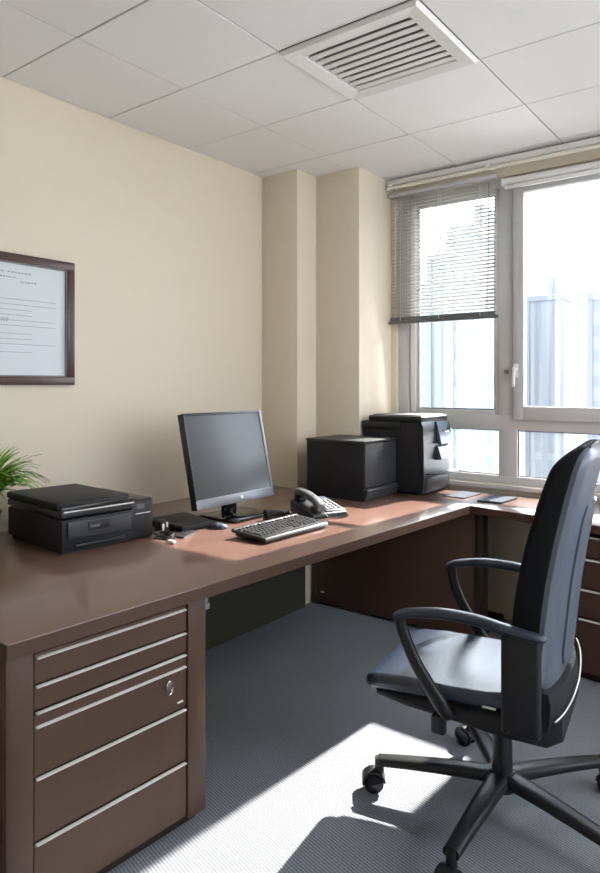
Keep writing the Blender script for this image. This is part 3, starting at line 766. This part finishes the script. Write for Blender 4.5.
# ------------------------------------------------------------------ outside
def tower(px, w_, d_, y, ztop, fm, label, rot=0):
    """px: compass offset in metres along x at distance y"""
    t = thing('tower_block', label, 'building', (px, y, -70), rot, None)
    MB().box(-w_/2, w_/2, 0, d_, 0, 70+ztop).build('facade', fm, t, smooth=False)
    MB().box(-w_/2-.3, w_/2+.3, -.3, d_+.3, 70+ztop, 71+ztop, .1, 1).build('roof', M['bldg'], t, smooth=False)
    b = MB().box(-w_/5, w_/6, d_*.3, d_*.7, 71+ztop, 74.5+ztop, .1, 1).build('plant_room', M['bldg'], t, smooth=False)
    b = MB()
    for s in (-1, 1): b.box(s*w_/2-.5 if s > 0 else -w_/2-.2, s*w_/2+.2 if s > 0 else -w_/2+.5, -.35, .3, 0, 70+ztop)
    b.build('corner_pier', M['bldg'], t, smooth=False)
    return t
M['bldg'] = mat('hazy_pale', (0.137, 0.151, 0.174), .8, var=.04, vscale=.2)  # haze is put into these pale, low-contrast tower colours
fA = facade_mat('facade_grey', (0.149, 0.162, 0.182), (0.094, 0.110, 0.134), 3.0, 3.2, .75)
fB = facade_mat('facade_ribbed', (0.159, 0.172, 0.189), (0.119, 0.134, 0.159), 2.2, 60., .6)
fC = facade_mat('facade_blue_haze', (0.134, 0.151, 0.177), (0.102, 0.121, 0.149), 4.0, 3.2, .9)
# direction of pixel column px: x/y = tan(angle)
def xat(px, y): return -y*math.tan(.65-math.atan((px-300)/665))
def bl(p0, p1, y, pytop, d_, fm, label):
    x0, x1 = xat(p0, y), xat(p1, y); xm = (x0+x1)/2
    D = -xm*math.sin(.65)+y*math.cos(.65)
    return tower(xm, abs(x1-x0), d_, y, 1.39+(386-pytop)*D/665, fm, label)
bl(429, 447, 95, 260, 14, fB, 'narrow pale tower seen near the left edge of the left window pane')
bl(450, 474, 70, 235, 16, fA, 'grey tower with rows of small windows behind the left pane')
bl(477, 497, 120, 270, 18, fB, 'pale ribbed tower nearest the mullion in the left window pane')
bl(527, 563, 110, 301, 16, fB, 'widest pale ribbed tower, at the left side of the right window pane')
bl(566, 578, 190, 345, 20, fC, 'small distant hazy tower between the two taller towers')
bl(589, 640, 90, 299, 20, fC, 'pale blue tower at the right edge of right pane')
bl(405, 427, 150, 300, 18, fC, 'distant blue tower beside the left window jamb')
struct(MB().box(-700, 500, 20, 900, -71, -70).build('ground', M['concrete'], smooth=False))

# ------------------------------------------------------------------ light
sd = Vector((-.07, -1, -.82)).normalized()
sun = bpy.data.lights.new('sun', 'SUN'); sun.energy = 24.; sun.angle = math.radians(.7); sun.color = (1, .93, .82)
so = bpy.data.objects.new('sun', sun); COL.objects.link(so); so.location = (0, 8, 8); so.rotation_euler = sd.to_track_quat('-Z', 'Y').to_euler()
wd = bpy.data.worlds.new('sky'); sc.world = wd; wd.use_nodes = True; nt = wd.node_tree
bg = nt.nodes['Background']
tc = nt.nodes.new('ShaderNodeTexCoord')
nm_ = nt.nodes.new('ShaderNodeVectorMath'); nm_.operation = 'NORMALIZE'; nt.links.new(tc.outputs['Generated'], nm_.inputs[0])
dt = nt.nodes.new('ShaderNodeVectorMath'); dt.operation = 'DOT_PRODUCT'; nt.links.new(nm_.outputs[0], dt.inputs[0]); dt.inputs[1].default_value = tuple(-sd)
mx_ = nt.nodes.new('ShaderNodeMath'); mx_.operation = 'MAXIMUM'; mx_.inputs[1].default_value = 0; nt.links.new(dt.outputs['Value'], mx_.inputs[0])
pw = nt.nodes.new('ShaderNodeMath'); pw.operation = 'POWER'; pw.inputs[1].default_value = 5; nt.links.new(mx_.outputs[0], pw.inputs[0])
ml = nt.nodes.new('ShaderNodeMath'); ml.operation = 'MULTIPLY_ADD'; ml.inputs[1].default_value = 12.; ml.inputs[2].default_value = 6.2; nt.links.new(pw.outputs[0], ml.inputs[0])
bg.inputs['Color'].default_value = (.84, .92, 1, 1); nt.links.new(ml.outputs[0], bg.inputs['Strength'])

def lamp(x, y, e, sx=.55, sy=1.1):
    l = bpy.data.lights.new('fill_light', 'AREA'); l.shape = 'RECTANGLE'; l.size = sx; l.size_y = sy; l.energy = e; l.color = (1, .97, .92)
    o = bpy.data.objects.new('fill_light', l); COL.objects.link(o); o.location = (x, y, CEIL-.02)
lamp(.85, 2.5, 16)  # unseen fill light added under the ceiling

# ------------------------------------------------------------------ camera
cam = bpy.data.cameras.new('camera'); co = bpy.data.objects.new('camera', cam); COL.objects.link(co)
cam.sensor_fit = 'HORIZONTAL'; cam.sensor_width = 36; cam.lens = 665/600*36; cam.shift_y = -50.5/600
co.location = (0, 0, 1.39); co.rotation_euler = (PI/2, 0, .65); cam.clip_end = 2000; cam.clip_start = .02
sc.camera = co
sc.view_settings.view_transform = 'Standard'; sc.view_settings.look = 'None'; sc.view_settings.gamma = 1; sc.view_settings.use_curve_mapping = False
sc.view_settings.exposure = .2
